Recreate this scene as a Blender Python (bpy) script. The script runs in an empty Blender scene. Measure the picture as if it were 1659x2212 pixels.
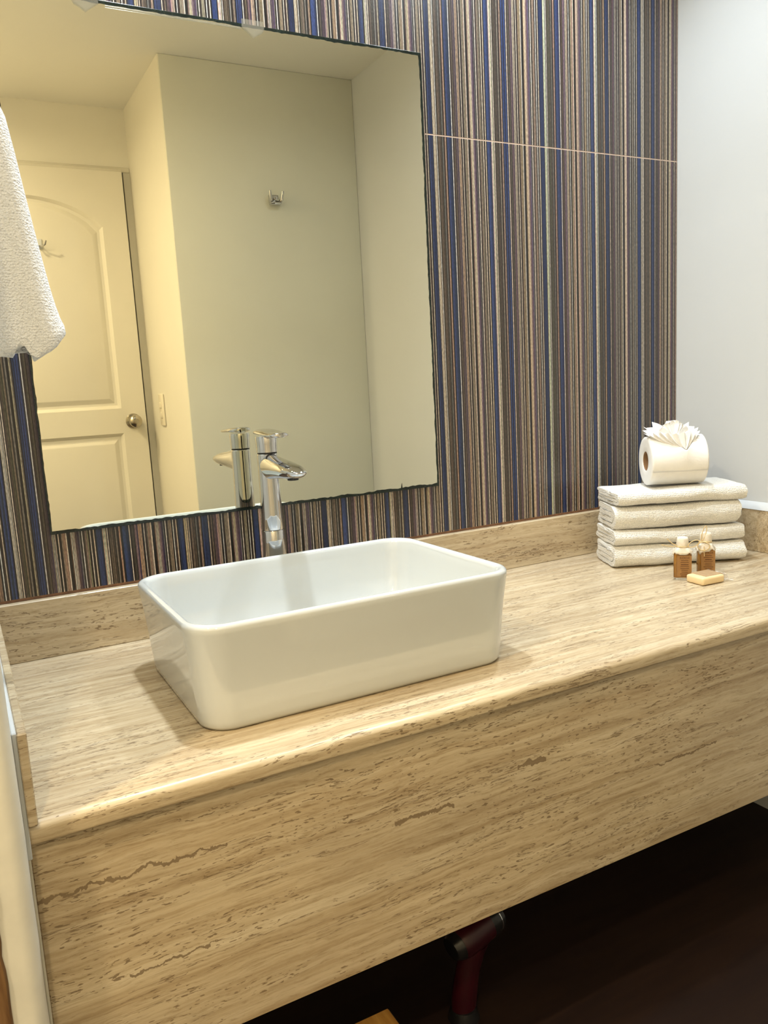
import bpy, bmesh, math, random
from mathutils import Vector, Matrix, noise
random.seed(7)
SC = bpy.context.scene
COL = SC.collection
PI = math.pi

# ------------------------------------------------------------------ camera
W_PX, H_PX, F_PX = 1659, 2212, 1733.5
CAM = Vector((-0.028, -1.390, 0.4157)); YAW, PITCH, ROLL = 0.4862, -0.161, -0.0541
fwd = Vector((math.sin(YAW) * math.cos(PITCH), math.cos(YAW) * math.cos(PITCH), math.sin(PITCH)))
right = Vector((math.cos(YAW), -math.sin(YAW), 0)); up = right.cross(fwd)
r2 = right * math.cos(ROLL) + up * math.sin(ROLL); u2 = -right * math.sin(ROLL) + up * math.cos(ROLL)
cd = bpy.data.cameras.new('camera'); cam = bpy.data.objects.new('camera', cd); COL.objects.link(cam)
m = Matrix((r2, u2, -fwd)).transposed().to_4x4(); m.translation = CAM; cam.matrix_world = m
cd.sensor_fit = 'HORIZONTAL'; cd.sensor_width = 36.0; cd.lens = F_PX * 36.0 / W_PX; cd.clip_start = 0.02
SC.camera = cam

# ------------------------------------------------------------------ world, lights, exposure
wd = bpy.data.worlds.new('world'); SC.world = wd; wd.use_nodes = True
wd.node_tree.nodes['Background'].inputs[0].default_value = (0.9, 0.85, 0.75, 1)
wd.node_tree.nodes['Background'].inputs[1].default_value = 0.05
SC.view_settings.view_transform = 'Standard'; SC.view_settings.look = 'None'
SC.view_settings.exposure = 0.62; SC.view_settings.gamma = 1.0; SC.view_settings.use_curve_mapping = False
CEIL = 1.59; FLOOR = -0.605
LAMPS = [  # x, y, watts, colour, beam spread
    (0.40, -0.20, 4.7, (0.86, 0.945, 1.0), 112),
    (1.08, -0.20, 3.4, (0.86, 0.945, 1.0), 112),
    (0.45, -0.56, 0.9, (0.86, 0.945, 1.0), 165),
    (1.20, -0.56, 1.9, (0.86, 0.945, 1.0), 165),
    (-0.30, -1.72, 9.8, (1.0, 0.81, 0.52), 170),
    (-0.65, -1.02, 14.5, (1.0, 0.82, 0.54), 170),  # unseen fill lamp, added for more bounce light in the room
]
def lamp_light(x, y, watts, col, spread):
    ld = bpy.data.lights.new('downlight_or_fill_lamp', 'AREA'); ld.shape = 'DISK'; ld.size = 0.085
    ld.energy = watts; ld.color = col; ld.spread = math.radians(spread)
    o = bpy.data.objects.new('downlight_or_fill_lamp', ld); COL.objects.link(o); o.location = (x, y, CEIL - 0.012)
    return o
for L in LAMPS: lamp_light(*L[:5])

# ------------------------------------------------------------------ helpers
def tag(o, label=None, cat=None, group=None, kind=None):
    if label: o['label'] = label
    if cat: o['category'] = cat
    if group: o['group'] = group
    if kind: o['kind'] = kind
    return o
def thing(name, label, cat, loc=(0, 0, 0), rz=0.0, group=None):
    o = bpy.data.objects.new(name, None); COL.objects.link(o); o.location = loc; o.rotation_euler = (0, 0, rz)
    o.empty_display_size = 0.02
    return tag(o, label, cat, group)
def mesh(name, verts, faces, mat, parent=None, smooth=False, auto=None, recalc=True):
    me = bpy.data.meshes.new(name); me.from_pydata([tuple(v) for v in verts], [], faces)
    if recalc:
        b = bmesh.new(); b.from_mesh(me); bmesh.ops.recalc_face_normals(b, faces=b.faces); b.to_mesh(me); b.free()
    if smooth: me.polygons.foreach_set('use_smooth', [True] * len(me.polygons))
    if auto is not None: me.set_sharp_from_angle(angle=math.radians(auto))
    me.materials.append(mat); me.update()
    o = bpy.data.objects.new(name, me); COL.objects.link(o)
    if parent: o.parent = parent
    return o
def frombm(name, b, mat, parent=None, smooth=False, auto=None):
    bmesh.ops.recalc_face_normals(b, faces=b.faces)
    me = bpy.data.meshes.new(name); b.to_mesh(me); b.free()
    if smooth: me.polygons.foreach_set('use_smooth', [True] * len(me.polygons))
    if auto is not None: me.set_sharp_from_angle(angle=math.radians(auto))
    me.materials.append(mat)
    o = bpy.data.objects.new(name, me); COL.objects.link(o)
    if parent: o.parent = parent
    return o
def box(name, x, y, z, mat, parent=None, bevel=0.0, seg=2):
    b = bmesh.new(); bmesh.ops.create_cube(b, size=1.0)
    for v in b.verts:
        v.co = Vector(((x[0] + x[1]) / 2 + v.co.x * (x[1] - x[0]), (y[0] + y[1]) / 2 + v.co.y * (y[1] - y[0]), (z[0] + z[1]) / 2 + v.co.z * (z[1] - z[0])))
    if bevel: bmesh.ops.bevel(b, geom=b.edges[:], offset=bevel, segments=seg, affect='EDGES', profile=0.5)
    return frombm(name, b, mat, parent, smooth=bool(bevel), auto=35 if bevel else None)
def loft(name, rings, mat, parent=None, caps=(True, True), closed=True, smooth=True, auto=40):
    n = len(rings[0]); V = [p for r in rings for p in r]; F = []
    for i in range(len(rings) - 1):
        for j in range(n if closed else n - 1):
            k = (j + 1) % n; F.append((i * n + j, i * n + k, (i + 1) * n + k, (i + 1) * n + j))
    if caps[0]: F.append(tuple(range(n - 1, -1, -1)))
    if caps[1]: F.append(tuple((len(rings) - 1) * n + j for j in range(n)))
    return mesh(name, V, F, mat, parent, smooth, auto)
def circ(r, z, n=32, c=(0, 0)): return [(c[0] + r * math.cos(2 * PI * i / n), c[1] + r * math.sin(2 * PI * i / n), z) for i in range(n)]
def lathe(name, prof, mat, parent=None, n=40, c=(0, 0), caps=(True, True), auto=35):
    return loft(name, [circ(max(r, 1e-5), z, n, c) for r, z in prof], mat, parent, caps, True, True, auto)
def rrect(hx, hy, r, z, n=10, c=(0, 0)):
    P = []
    for sx, sy, a0 in ((1, 1, 0), (-1, 1, PI / 2), (-1, -1, PI), (1, -1, 1.5 * PI)):
        for i in range(n + 1):
            a = a0 + i / n * PI / 2
            P.append((c[0] + sx * (hx - r) + r * math.cos(a), c[1] + sy * (hy - r) + r * math.sin(a), z))
    return P
def tube(name, pts, rad, mat, parent=None, n=8, taper=None):
    pts = [Vector(p) for p in pts]; rings = []; ref = None
    for i, p in enumerate(pts):
        t = (pts[min(i + 1, len(pts) - 1)] - pts[max(i - 1, 0)]).normalized()
        if ref is None: ref = t.orthogonal().normalized()
        ref = (ref - t * ref.dot(t)).normalized(); b = t.cross(ref)
        rr = rad * (taper[i] if taper else 1.0)
        rings.append([p + ref * rr * math.cos(2 * PI * k / n) + b * rr * math.sin(2 * PI * k / n) for k in range(n)])
    return loft(name, rings, mat, parent)
def xform(o, M):
    o.data.transform(M); return o

# ------------------------------------------------------------------ materials
def mat(name):
    ma = bpy.data.materials.new(name); ma.use_nodes = True
    nt = ma.node_tree; return ma, nt, nt.nodes['Principled BSDF']
def N(nt, typ, **kw):
    n = nt.nodes.new(typ)
    for k, v in kw.items():
        if k in ('inp',):
            for a, b in v.items(): n.inputs[a].default_value = b
        else: setattr(n, k, v)
    return n
def coords(nt, scale=(1, 1, 1), loc=(0, 0, 0), out='Object'):
    tc = N(nt, 'ShaderNodeTexCoord'); mp = N(nt, 'ShaderNodeMapping')
    mp.inputs['Scale'].default_value = scale; mp.inputs['Location'].default_value = loc
    nt.links.new(tc.outputs[out], mp.inputs['Vector']); return mp.outputs[0]
def noise_n(nt, vec, scale=1.0, detail=4.0, rough=0.55, dist=0.0):
    n = N(nt, 'ShaderNodeTexNoise'); n.inputs['Scale'].default_value = scale; n.inputs['Detail'].default_value = detail
    n.inputs['Roughness'].default_value = rough; n.inputs['Distortion'].default_value = dist
    nt.links.new(vec, n.inputs['Vector']); return n.outputs['Fac']
def ramp(nt, fac, stops):
    r = N(nt, 'ShaderNodeValToRGB'); e = r.color_ramp.elements
    while len(e) < len(stops): e.new(0.5)
    for i, (p, c) in enumerate(stops): e[i].position = p; e[i].color = (*c, 1) if len(c) == 3 else c
    nt.links.new(fac, r.inputs[0]); return r.outputs[0]
def mixc(nt, fac, a, b, mode='MIX'):
    x = N(nt, 'ShaderNodeMix', data_type='RGBA', blend_type=mode)
    for s, v in ((0, fac), (6, a), (7, b)):
        if hasattr(v, 'is_linked') or hasattr(v, 'links'): nt.links.new(v, x.inputs[s])
        elif isinstance(v, (int, float)): x.inputs[s].default_value = v
        else: x.inputs[s].default_value = (*v, 1)
    return x.outputs[2]
def math_n(nt, op, a, b=0.0, c=None, clamp=False):
    x = N(nt, 'ShaderNodeMath', operation=op, use_clamp=clamp)
    for i, v in enumerate((a, b) if c is None else (a, b, c)):
        if hasattr(v, 'links'): nt.links.new(v, x.inputs[i])
        else: x.inputs[i].default_value = v
    return x.outputs[0]
def bump(nt, bs, h, strength=0.3, dist=0.002):
    b = N(nt, 'ShaderNodeBump'); b.inputs['Strength'].default_value = strength; b.inputs['Distance'].default_value = dist
    nt.links.new(h, b.inputs['Height']); nt.links.new(b.outputs[0], bs.inputs['Normal']); return b
def plain(name, col, rough=0.5, metal=0.0, spec=0.5, coat=0.0, var=0.06, vscale=30, bmp=0.0, bscale=200):
    ma, nt, bs = mat(name)
    v = coords(nt); f = noise_n(nt, v, vscale, 3)
    c = ramp(nt, f, [(0.3, tuple(x * (1 - var) for x in col)), (0.7, tuple(min(1, x * (1 + var)) for x in col))])
    nt.links.new(c, bs.inputs['Base Color'])
    bs.inputs['Roughness'].default_value = rough; bs.inputs['Metallic'].default_value = metal
    bs.inputs['Specular IOR Level'].default_value = spec; bs.inputs['Coat Weight'].default_value = coat
    if bmp: bump(nt, bs, noise_n(nt, v, bscale, 3), bmp, 0.001)
    return ma
def emis(name, col, s):
    ma, nt, bs = mat(name); bs.inputs['Base Color'].default_value = (*col, 1)
    bs.inputs['Emission Color'].default_value = (*col, 1); bs.inputs['Emission Strength'].default_value = s
    return ma

M = {}
M['paint_white'] = plain('white_paint', (0.615, 0.64, 0.66), 0.45, var=0.015, vscale=3, bmp=0.06, bscale=120)
M['paint_cream'] = plain('cream_paint', (0.78, 0.755, 0.67), 0.5, var=0.02, vscale=3, bmp=0.06, bscale=120)
M['paint_grey'] = plain('pale_grey_green_paint', (0.76, 0.75, 0.64), 0.55, var=0.02, vscale=3, bmp=0.05, bscale=120)
M['ceiling'] = plain('ceiling_paint', (0.88, 0.87, 0.82), 0.7, var=0.015, vscale=3)
M['plaster'] = plain('rough_plaster', (0.74, 0.72, 0.64), 0.6, var=0.05, vscale=25, bmp=0.25, bscale=60)
M['door_paint'] = plain('door_paint', (0.74, 0.71, 0.62), 0.35, var=0.02, vscale=4)
M['grout'] = plain('pale_grout', (0.66, 0.52, 0.44), 0.8, var=0.15, vscale=80)
M['brown_seal'] = plain('brown_sealant', (0.16, 0.075, 0.035), 0.6, var=0.3, vscale=60)
M['ceramic'] = plain('white_glazed_ceramic', (0.56, 0.585, 0.585), 0.06, spec=0.6, coat=0.4, var=0.005)
M['chrome'] = plain('chrome', (0.60, 0.60, 0.61), 0.045, metal=1.0, var=0.01)
M['nickel'] = plain('brushed_nickel', (0.46, 0.42, 0.34), 0.22, metal=1.0, var=0.04)
M['steel_dark'] = plain('dark_gap', (0.01, 0.01, 0.01), 0.5)
M['mirror_edge'] = plain('black_green_glass_edge', (0.010, 0.016, 0.013), 0.15, var=0.4, vscale=90)
M['clear_plastic'] = plain('pale_plastic', (0.34, 0.31, 0.24), 0.25, var=0.03)
M['clear_plastic'].node_tree.nodes['Principled BSDF'].inputs['Alpha'].default_value = 0.22
M['switch'] = plain('ivory_switch_plastic', (0.80, 0.75, 0.62), 0.3, var=0.01)
M['cardboard'] = plain('cardboard', (0.30, 0.17, 0.08), 0.9, var=0.1)
M['cloth_wrap'] = plain('white_cap_cloth', (0.78, 0.72, 0.62), 0.9, var=0.08, vscale=200, bmp=0.5, bscale=900)
M['raffia'] = plain('raffia', (0.66, 0.50, 0.26), 0.7, var=0.15, vscale=300)
M['print'] = plain('brown_print', (0.10, 0.035, 0.008), 0.6)
M['black_plastic'] = plain('black_plastic', (0.012, 0.012, 0.013), 0.25)
M['red_plastic'] = plain('dark_red_plastic', (0.035, 0.002, 0.006), 0.35)
M['soap'] = plain('cream_soap', (0.80, 0.62, 0.36), 0.45, var=0.03, vscale=60)

def mk_mirror():
    ma, nt, bs = mat('silvered_mirror')
    bs.inputs['Base Color'].default_value = (0.86, 0.855, 0.735, 1); bs.inputs['Metallic'].default_value = 1.0
    bs.inputs['Roughness'].default_value = 0.0
    return ma
M['mirror'] = mk_mirror()

def mk_travertine():
    ma, nt, bs = mat('travertine')
    warp = noise_n(nt, coords(nt, (7, 16, 16)), 1.0, 4, 0.55)
    tc = coords(nt, (1, 1, 1))
    off = N(nt, 'ShaderNodeVectorMath', operation='SCALE'); cx = N(nt, 'ShaderNodeCombineXYZ')
    w = math_n(nt, 'SUBTRACT', warp, 0.5)
    nt.links.new(w, cx.inputs[1]); nt.links.new(w, cx.inputs[2]); nt.links.new(cx.outputs[0], off.inputs[0]); off.inputs[3].default_value = 0.022
    add = N(nt, 'ShaderNodeVectorMath', operation='ADD'); nt.links.new(tc, add.inputs[0]); nt.links.new(off.outputs[0], add.inputs[1])
    def sc(s, l=(0, 0, 0)):
        mp = N(nt, 'ShaderNodeMapping'); mp.inputs['Scale'].default_value = s; mp.inputs['Location'].default_value = l
        nt.links.new(add.outputs[0], mp.inputs['Vector']); return mp.outputs[0]
    bands = noise_n(nt, sc((1.2, 75, 75)), 1.0, 7, 0.68)
    fine = noise_n(nt, sc((16, 300, 300), (3, 1, 2)), 1.0, 6, 0.75)
    blot = noise_n(nt, sc((2.5, 7, 7), (1, 4, 7)), 1.0, 3, 0.5)
    base = ramp(nt, bands, [(0.27, (0.36, 0.27, 0.16)), (0.42, (0.48, 0.385, 0.255)), (0.56, (0.57, 0.48, 0.34)), (0.73, (0.67, 0.59, 0.445))])
    f2 = ramp(nt, fine, [(0.30, (0.66, 0.60, 0.50)), (0.48, (1, 1, 1)), (0.72, (1.10, 1.10, 1.08))])
    c = mixc(nt, 0.95, base, f2, 'MULTIPLY')
    f3 = ramp(nt, blot, [(0.35, (0.86, 0.84, 0.82)), (0.65, (1.06, 1.05, 1.03))])
    c = mixc(nt, 1.0, c, f3, 'MULTIPLY')
    # thin dark bedding cracks: ridges of a stretched noise
    rid = noise_n(nt, sc((2.4, 60, 60), (7, 2, 5)), 1.0, 5, 0.6)
    ridge = math_n(nt, 'ABSOLUTE', math_n(nt, 'SUBTRACT', rid, 0.5))
    line = math_n(nt, 'LESS_THAN', ridge, 0.006)
    gate = math_n(nt, 'GREATER_THAN', noise_n(nt, sc((6, 20, 20), (2, 9, 1)), 1.0, 2), 0.50)
    line = math_n(nt, 'MULTIPLY', line, gate)
    # elongated pits
    pit = noise_n(nt, sc((80, 400, 400), (5, 5, 5)), 1.0, 2, 0.5)
    pgate = noise_n(nt, sc((5, 24, 24), (8, 1, 3)), 1.0, 2)
    pits = math_n(nt, 'MULTIPLY', math_n(nt, 'GREATER_THAN', pit, 0.63), math_n(nt, 'GREATER_THAN', pgate, 0.50))
    holes = math_n(nt, 'MAXIMUM', line, pits, clamp=True)
    # the long crack and the filled knot on the front panel
    xyz = N(nt, 'ShaderNodeSeparateXYZ'); nt.links.new(tc, xyz.inputs[0])
    wob = math_n(nt, 'MULTIPLY', math_n(nt, 'SUBTRACT', noise_n(nt, coords(nt, (45, 0.01, 30)), 1.0, 4, 0.65), 0.5), 0.028)
    front = math_n(nt, 'LESS_THAN', xyz.outputs[1], -0.553)
    for x0, x1, z0, wd_ in ((-0.02, 0.19, -0.091, 0.0022), (0.405, 0.495, -0.139, 0.0034), (0.07, 0.16, -0.209, 0.002), (0.60, 0.65, -0.1185, 0.0032), (0.86, 1.0, -0.19, 0.0018)):
        dz = math_n(nt, 'ABSOLUTE', math_n(nt, 'SUBTRACT', math_n(nt, 'ADD', xyz.outputs[2], wob), z0))
        k = math_n(nt, 'LESS_THAN', dz, math_n(nt, 'MULTIPLY', noise_n(nt, coords(nt, (70, 1, 90)), 1.0, 3), wd_ * 1.7))
        inx = math_n(nt, 'MULTIPLY', math_n(nt, 'GREATER_THAN', xyz.outputs[0], x0), math_n(nt, 'LESS_THAN', xyz.outputs[0], x1))
        k = math_n(nt, 'MULTIPLY', math_n(nt, 'MULTIPLY', k, inx), front)
        holes = math_n(nt, 'MAXIMUM', holes, k)
    c = mixc(nt, math_n(nt, 'MULTIPLY', holes, 0.80), c, (0.16, 0.105, 0.052))
    nt.links.new(c, bs.inputs['Base Color'])
    nt.links.new(math_n(nt, 'MULTIPLY_ADD', holes, 0.4, 0.27), bs.inputs['Roughness'])
    h = math_n(nt, 'SUBTRACT', math_n(nt, 'MULTIPLY', fine, 0.25), holes)
    bump(nt, bs, h, 0.5, 0.0014)
    return ma
M['stone'] = mk_travertine()

def mk_tile():
    ma, nt, bs = mat('striped_glazed_tile')
    at = N(nt, 'ShaderNodeAttribute', attribute_name='stripe')
    tex = noise_n(nt, coords(nt, (420, 1, 300)), 1.0, 2, 0.5)
    dash = noise_n(nt, coords(nt, (700, 1, 160)), 1.0, 2, 0.5)
    mul = ramp(nt, dash, [(0.32, (0.55, 0.55, 0.55)), (0.5, (1, 1, 1)), (0.68, (1.45, 1.45, 1.45))])
    c = mixc(nt, 0.8, at.outputs['Color'], mul, 'MULTIPLY')
    nt.links.new(c, bs.inputs['Base Color'])
    bs.inputs['Roughness'].default_value = 0.32; bs.inputs['Specular IOR Level'].default_value = 0.65
    bump(nt, bs, tex, 0.16, 0.0010)
    return ma
M['tile'] = mk_tile()

def mk_terry(name, col, rows=True):
    ma, nt, bs = mat(name)
    v = coords(nt)
    vo = N(nt, 'ShaderNodeTexVoronoi'); vo.inputs['Scale'].default_value = 430; nt.links.new(v, vo.inputs['Vector'])
    f = math_n(nt, 'SUBTRACT', noise_n(nt, v, 260, 3, 0.65), math_n(nt, 'MULTIPLY', vo.outputs['Distance'], 0.55))
    rowv = coords(nt, (1, 1, 1))
    wv = N(nt, 'ShaderNodeTexWave', bands_direction='Z'); wv.inputs['Scale'].default_value = 95; wv.inputs['Distortion'].default_value = 3.5
    wv.inputs['Detail'].default_value = 2; wv.inputs['Detail Scale'].default_value = 6
    nt.links.new(rowv, wv.inputs['Vector'])
    h = math_n(nt, 'ADD', f, math_n(nt, 'MULTIPLY', wv.outputs['Fac'], 0.35 if rows else 0.12))
    c = ramp(nt, f, [(0.0, tuple(x * 0.90 for x in col)), (0.35, col)])
    nt.links.new(c, bs.inputs['Base Color']); bs.inputs['Roughness'].default_value = 0.95
    bs.inputs['Specular IOR Level'].default_value = 0.15; bs.inputs['Sheen Weight'].default_value = 0.25
    bump(nt, bs, h, 0.75, 0.0028)
    return ma
M['terry'] = mk_terry('white_terry', (0.86, 0.845, 0.80))
M['terry_loop'] = mk_terry('white_terry_loops', (0.84, 0.835, 0.82), False)
M['tissue'] = plain('white_tissue', (0.86, 0.85, 0.83), 0.95, var=0.02, vscale=60, bmp=0.25, bscale=260, spec=0.1)

def mk_wood(name, a, b, rough, sc, gl=0.4):
    ma, nt, bs = mat(name)
    f = noise_n(nt, coords(nt, sc), 1.0, 5, 0.6, 0.6)
    nt.links.new(ramp(nt, f, [(0.3, a), (0.7, b)]), bs.inputs['Base Color'])
    bs.inputs['Roughness'].default_value = rough; bs.inputs['Specular IOR Level'].default_value = gl
    bump(nt, bs, f, 0.15, 0.001); return ma
M['floor'] = mk_wood('dark_brown_floor', (0.008, 0.0022, 0.0016), (0.020, 0.008, 0.004), 0.6, (3, 26, 26))
M['bamboo'] = mk_wood('orange_bamboo', (0.30, 0.13, 0.025), (0.52, 0.29, 0.07), 0.35, (60, 5, 60))
M['jamb'] = mk_wood('brown_wood', (0.10, 0.045, 0.015), (0.30, 0.17, 0.07), 0.6, (60, 60, 6))

def mk_amber():
    ma, nt, bs = mat('amber_lotion')
    f = noise_n(nt, coords(nt, (60, 60, 30)), 1.0, 2)
    nt.links.new(ramp(nt, f, [(0.3, (0.34, 0.13, 0.008)), (0.7, (0.52, 0.24, 0.02))]), bs.inputs['Base Color'])
    bs.inputs['Roughness'].default_value = 0.15; bs.inputs['Coat Weight'].default_value = 0.5
    return ma
M['amber'] = mk_amber()
M['label'] = plain('kraft_brown_label', (0.30, 0.15, 0.045), 0.5, var=0.1, vscale=120)
def mk_glass():
    ma, nt, bs = mat('clear_glass')
    bs.inputs['Base Color'].default_value = (0.98, 0.97, 0.93, 1); bs.inputs['Roughness'].default_value = 0.02
    bs.inputs['Transmission Weight'].default_value = 1.0; bs.inputs['IOR'].default_value = 1.35
    return ma
M['glass'] = mk_glass()
M['kraft'] = plain('kraft_paper_band', (0.42, 0.28, 0.15), 0.6, var=0.1, vscale=100)
def mk_film():
    ma, nt, bs = mat('clear_film')
    bs.inputs['Base Color'].default_value = (0.95, 0.9, 0.82, 1); bs.inputs['Roughness'].default_value = 0.12
    bs.inputs['Alpha'].default_value = 0.28
    bump(nt, bs, noise_n(nt, coords(nt), 160, 3), 0.8, 0.002); return ma
M['film'] = mk_film()

# ------------------------------------------------------------------ measured layout
XR = 1.5215           # right wall
ML, MR, MB, MT = 0.0952, 0.8297, 0.2051, 1.0157   # mirror silver
ZG, HS, TS, D = 0.8795, 0.0974, 0.015, 0.5638
ZN, ZA = -0.0234, -0.3235
YW, XS, YD = -1.63, 0.765, -2.25                   # rear wall, recess side wall, door wall
XL, YJ = -0.95, -0.602                             # far left wall, face of the stub wall

# ------------------------------------------------------------------ structure
def struct(o): o['kind'] = 'structure'; return o
struct(box('floor', (XL, XR), (YD, 0.0), (FLOOR - 0.05, FLOOR), M['floor']))
struct(box('ceiling', (XL, XR), (YD, 0.0), (CEIL, CEIL + 0.05), M['ceiling']))
wall_back = struct(box('wall_back', (XL, XR), (0.0055, 0.10), (FLOOR, CEIL), M['grout']))
struct(box('wall_right', (XR, XR + 0.1), (YW - 0.1, 0.10), (FLOOR, CEIL), M['paint_white']))
struct(box('wall_rear', (XS, XR), (YW - 0.1, YW), (FLOOR, CEIL), M['paint_grey'], bevel=0.004))
struct(box('wall_recess', (XS, XS + 0.1), (YD, YW - 0.0995), (FLOOR, CEIL), M['paint_cream']))
box('corner_face', (XS - 0.0005, XS + 0.003), (YW - 0.1, YW - 0.004), (FLOOR, CEIL), M['paint_cream'], bpy.data.objects['wall_recess'])
struct(box('wall_left', (XL - 0.1, XL), (YD, 0.10), (FLOOR, CEIL), M['paint_cream']))
# door wall with an opening
DX0, DX1, DZ = -0.085, 0.727, 1.332
wd_ = struct(box('wall_door', (XL, DX0 - 0.02), (YD - 0.1, YD), (FLOOR, CEIL), M['paint_cream']))
box('lintel', (DX0 - 0.02, XS), (YD - 0.1, YD), (DZ + 0.008, CEIL), M['paint_cream'], wd_)
box('jamb_side', (DX1 + 0.010, XS), (YD - 0.1, YD), (FLOOR, DZ + 0.008), M['paint_cream'], wd_)
box('gap_shade_back', (DX0 - 0.02, DX1 + 0.010), (YD - 0.1, YD - 0.06), (FLOOR, DZ + 0.008), M['steel_dark'], wd_)  # near-black sheet, shade of the gap around the door put into its colour
struct(box('trim_1', (DX0 - 0.05, XS - 0.001), (YD, YD + 0.004), (DZ + 0.006, DZ + 0.026), M['door_paint'], bevel=0.003))
# stub wall to the left of the counter, with a rounded end
def stub():
    r = 0.016; x1 = -0.0140; pts = [(XL, 0.0), (XL, YJ)]
    for i in range(9):
        a = -PI / 2 + i / 8 * PI / 2
        pts.append((x1 - r + r * math.cos(a), YJ + r + r * math.sin(a)))
    pts.append((x1, 0.0))
    zs = [FLOOR + (CEIL - FLOOR) * i / 40 for i in range(41)]
    rings = []
    for z in zs: rings.append([(p[0] + (noise.noise((p[0] * 40, p[1] * 40, z * 14)) * 0.0010 if 0 < i < len(pts) - 1 and i > 1 else 0), p[1] + (noise.noise((p[0] * 40 + 9, p[1] * 40, z * 11)) * 0.0008 if i > 1 else 0), z) for i, p in enumerate(pts)])
    return loft('wall_stub', rings, M['plaster'], None, auto=50)
struct(stub())
# dark wood jamb beside the stub wall, plaster feathering over its edge
def jamb():
    rings = []
    for i in range(90):
        z = FLOOR + (0.75 - FLOOR) * i / 89
        e = -0.0455 + noise.noise((z * 55, 1, 2)) * 0.0022 + noise.noise((z * 17, 4, 2)) * 0.002
        rings.append([(-0.20, YJ, z), (-0.20, YJ - 0.004, z), (e - 0.002, YJ - 0.004, z), (e, YJ - 0.0015, z), (e, YJ, z)])
    return loft('trim_2', rings, M['jamb'], None, smooth=False, auto=None)
struct(jamb())

# striped tiles: one period of stripes (0.1371 m), read from left to right
NAVY = (0.017, 0.028, 0.076); NAVY2 = (0.035, 0.062, 0.13); BLK = (0.006, 0.004, 0.004); DBR = (0.022, 0.013, 0.010)
CRM = (0.54, 0.445, 0.32); TAN = (0.27, 0.20, 0.135); PEACH = (0.37, 0.265, 0.185); LINE = (0.62, 0.55, 0.45)
OLV = (0.070, 0.053, 0.036); MAU = (0.095, 0.060, 0.066); PUR = (0.042, 0.026, 0.050); GRY = (0.17, 0.15, 0.12); BRN = (0.11, 0.065, 0.042)
PERIOD = [(8, NAVY), (1, BLK), (5, CRM), (1, BLK), (1.2, LINE), (1.5, DBR), (7, OLV), (1, BLK), (2, GRY), (2.5, DBR), (2.5, PEACH), (1.3, BLK), (9, NAVY),
          (1, BLK), (1.3, LINE), (2, DBR), (2.5, OLV), (1, BLK), (3.5, MAU), (2, PUR), (5.5, PEACH), (2, BLK), (1.2, LINE), (2.5, DBR), (6, TAN), (1.4, LINE), (3, BLK),
          (1.5, BRN), (5, CRM), (3.5, MAU), (3, PUR), (1.2, GRY), (1.5, BLK), (1.4, LINE), (1.5, DBR), (1.5, OLV), (4.5, TAN), (1.5, BLK), (1.3, LINE), (2.5, DBR), (1.5, CRM), (1.5, BLK)]
def stripe_list(x0, x1, seed):
    PER = [(w * (1.45 if c in (BLK, DBR) else 1.0), c) for w, c in PERIOD]
    rnd = random.Random(seed); tot = sum(w for w, _ in PER); out = []
    x = 0.166 - 0.004 - 0.1371 * 2
    while x < x1:
        for w, c in PER:
            ww = w / tot * 0.1371
            a, b = max(x, x0), min(x + ww, x1)
            k = rnd.uniform(0.8, 1.2); hue = rnd.uniform(0.9, 1.1)
            if b > a + 1e-5:
                if b - a > 0.0024:
                    base = (c[0] * k * hue, c[1] * k, c[2] * k / hue)
                    while b - a > 0.0022:
                        q = a + rnd.uniform(0.0008, 0.0022); lw = rnd.uniform(0.0004, 0.0009)
                        kk = rnd.choice((0.06, 0.10, 0.25, 0.5) if c[0] > 0.2 else (0.2, 0.3, 2.0, 3.2))
                        out.append((a, q, tuple(v * rnd.uniform(0.85, 1.12) for v in base)))
                        if q + lw < b: out.append((q, q + lw, tuple(min(0.5, v * kk) for v in base)))
                        a = min(q + lw, b - 1e-5)
                col = (c[0] * k * hue, c[1] * k, c[2] * k / hue)
                out.append((a, b, col))
            x += ww
    return out
def tile(z0, z1, x0, x1, seed):
    S = stripe_list(x0, x1, seed); V = []; F = []; C = []
    nz = 2
    for a, b, c in S:
        i = len(V); V += [(a, 0, z0), (b, 0, z0), (b, 0, z1), (a, 0, z1)]; F.append((i, i + 1, i + 2, i + 3)); C.append(c)
    i = len(V); V += [(x0, 0.0, z0), (x1, 0.0, z0), (x1, 0.0, z1), (x0, 0.0, z1), (x0, 0.0055, z0), (x1, 0.0055, z0), (x1, 0.0055, z1), (x0, 0.0055, z1)]
    for f in ((0, 4, 5, 1), (1, 5, 6, 2), (2, 6, 7, 3), (3, 7, 4, 0)): F.append(tuple(i + k for k in f)); C.append(TAN)
    o = mesh('tile', V, F, M['tile'], wall_back, recalc=False)
    at = o.data.attributes.new('stripe', 'FLOAT_COLOR', 'FACE')
    for k, c in enumerate(C): at.data[k].color = (c[0] * 0.88, c[1] * 0.88, c[2] * 0.92, 1)
    return o
tile(HS + 0.0045, ZG - 0.0012, -0.0135, XR - 0.0010, 3)
tile(ZG + 0.0012, CEIL - 0.001, -0.0135, XR - 0.0010, 3)
box('grout_line', (-0.0135, XR - 0.001), (0.0004, 0.0055), (ZG - 0.0012, ZG + 0.0012), M['grout'], wall_back)
box('sealant_line', (-0.0135, XR), (-0.0004, 0.0055), (HS + 0.0001, HS + 0.0045), M['brown_seal'], wall_back)

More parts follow.
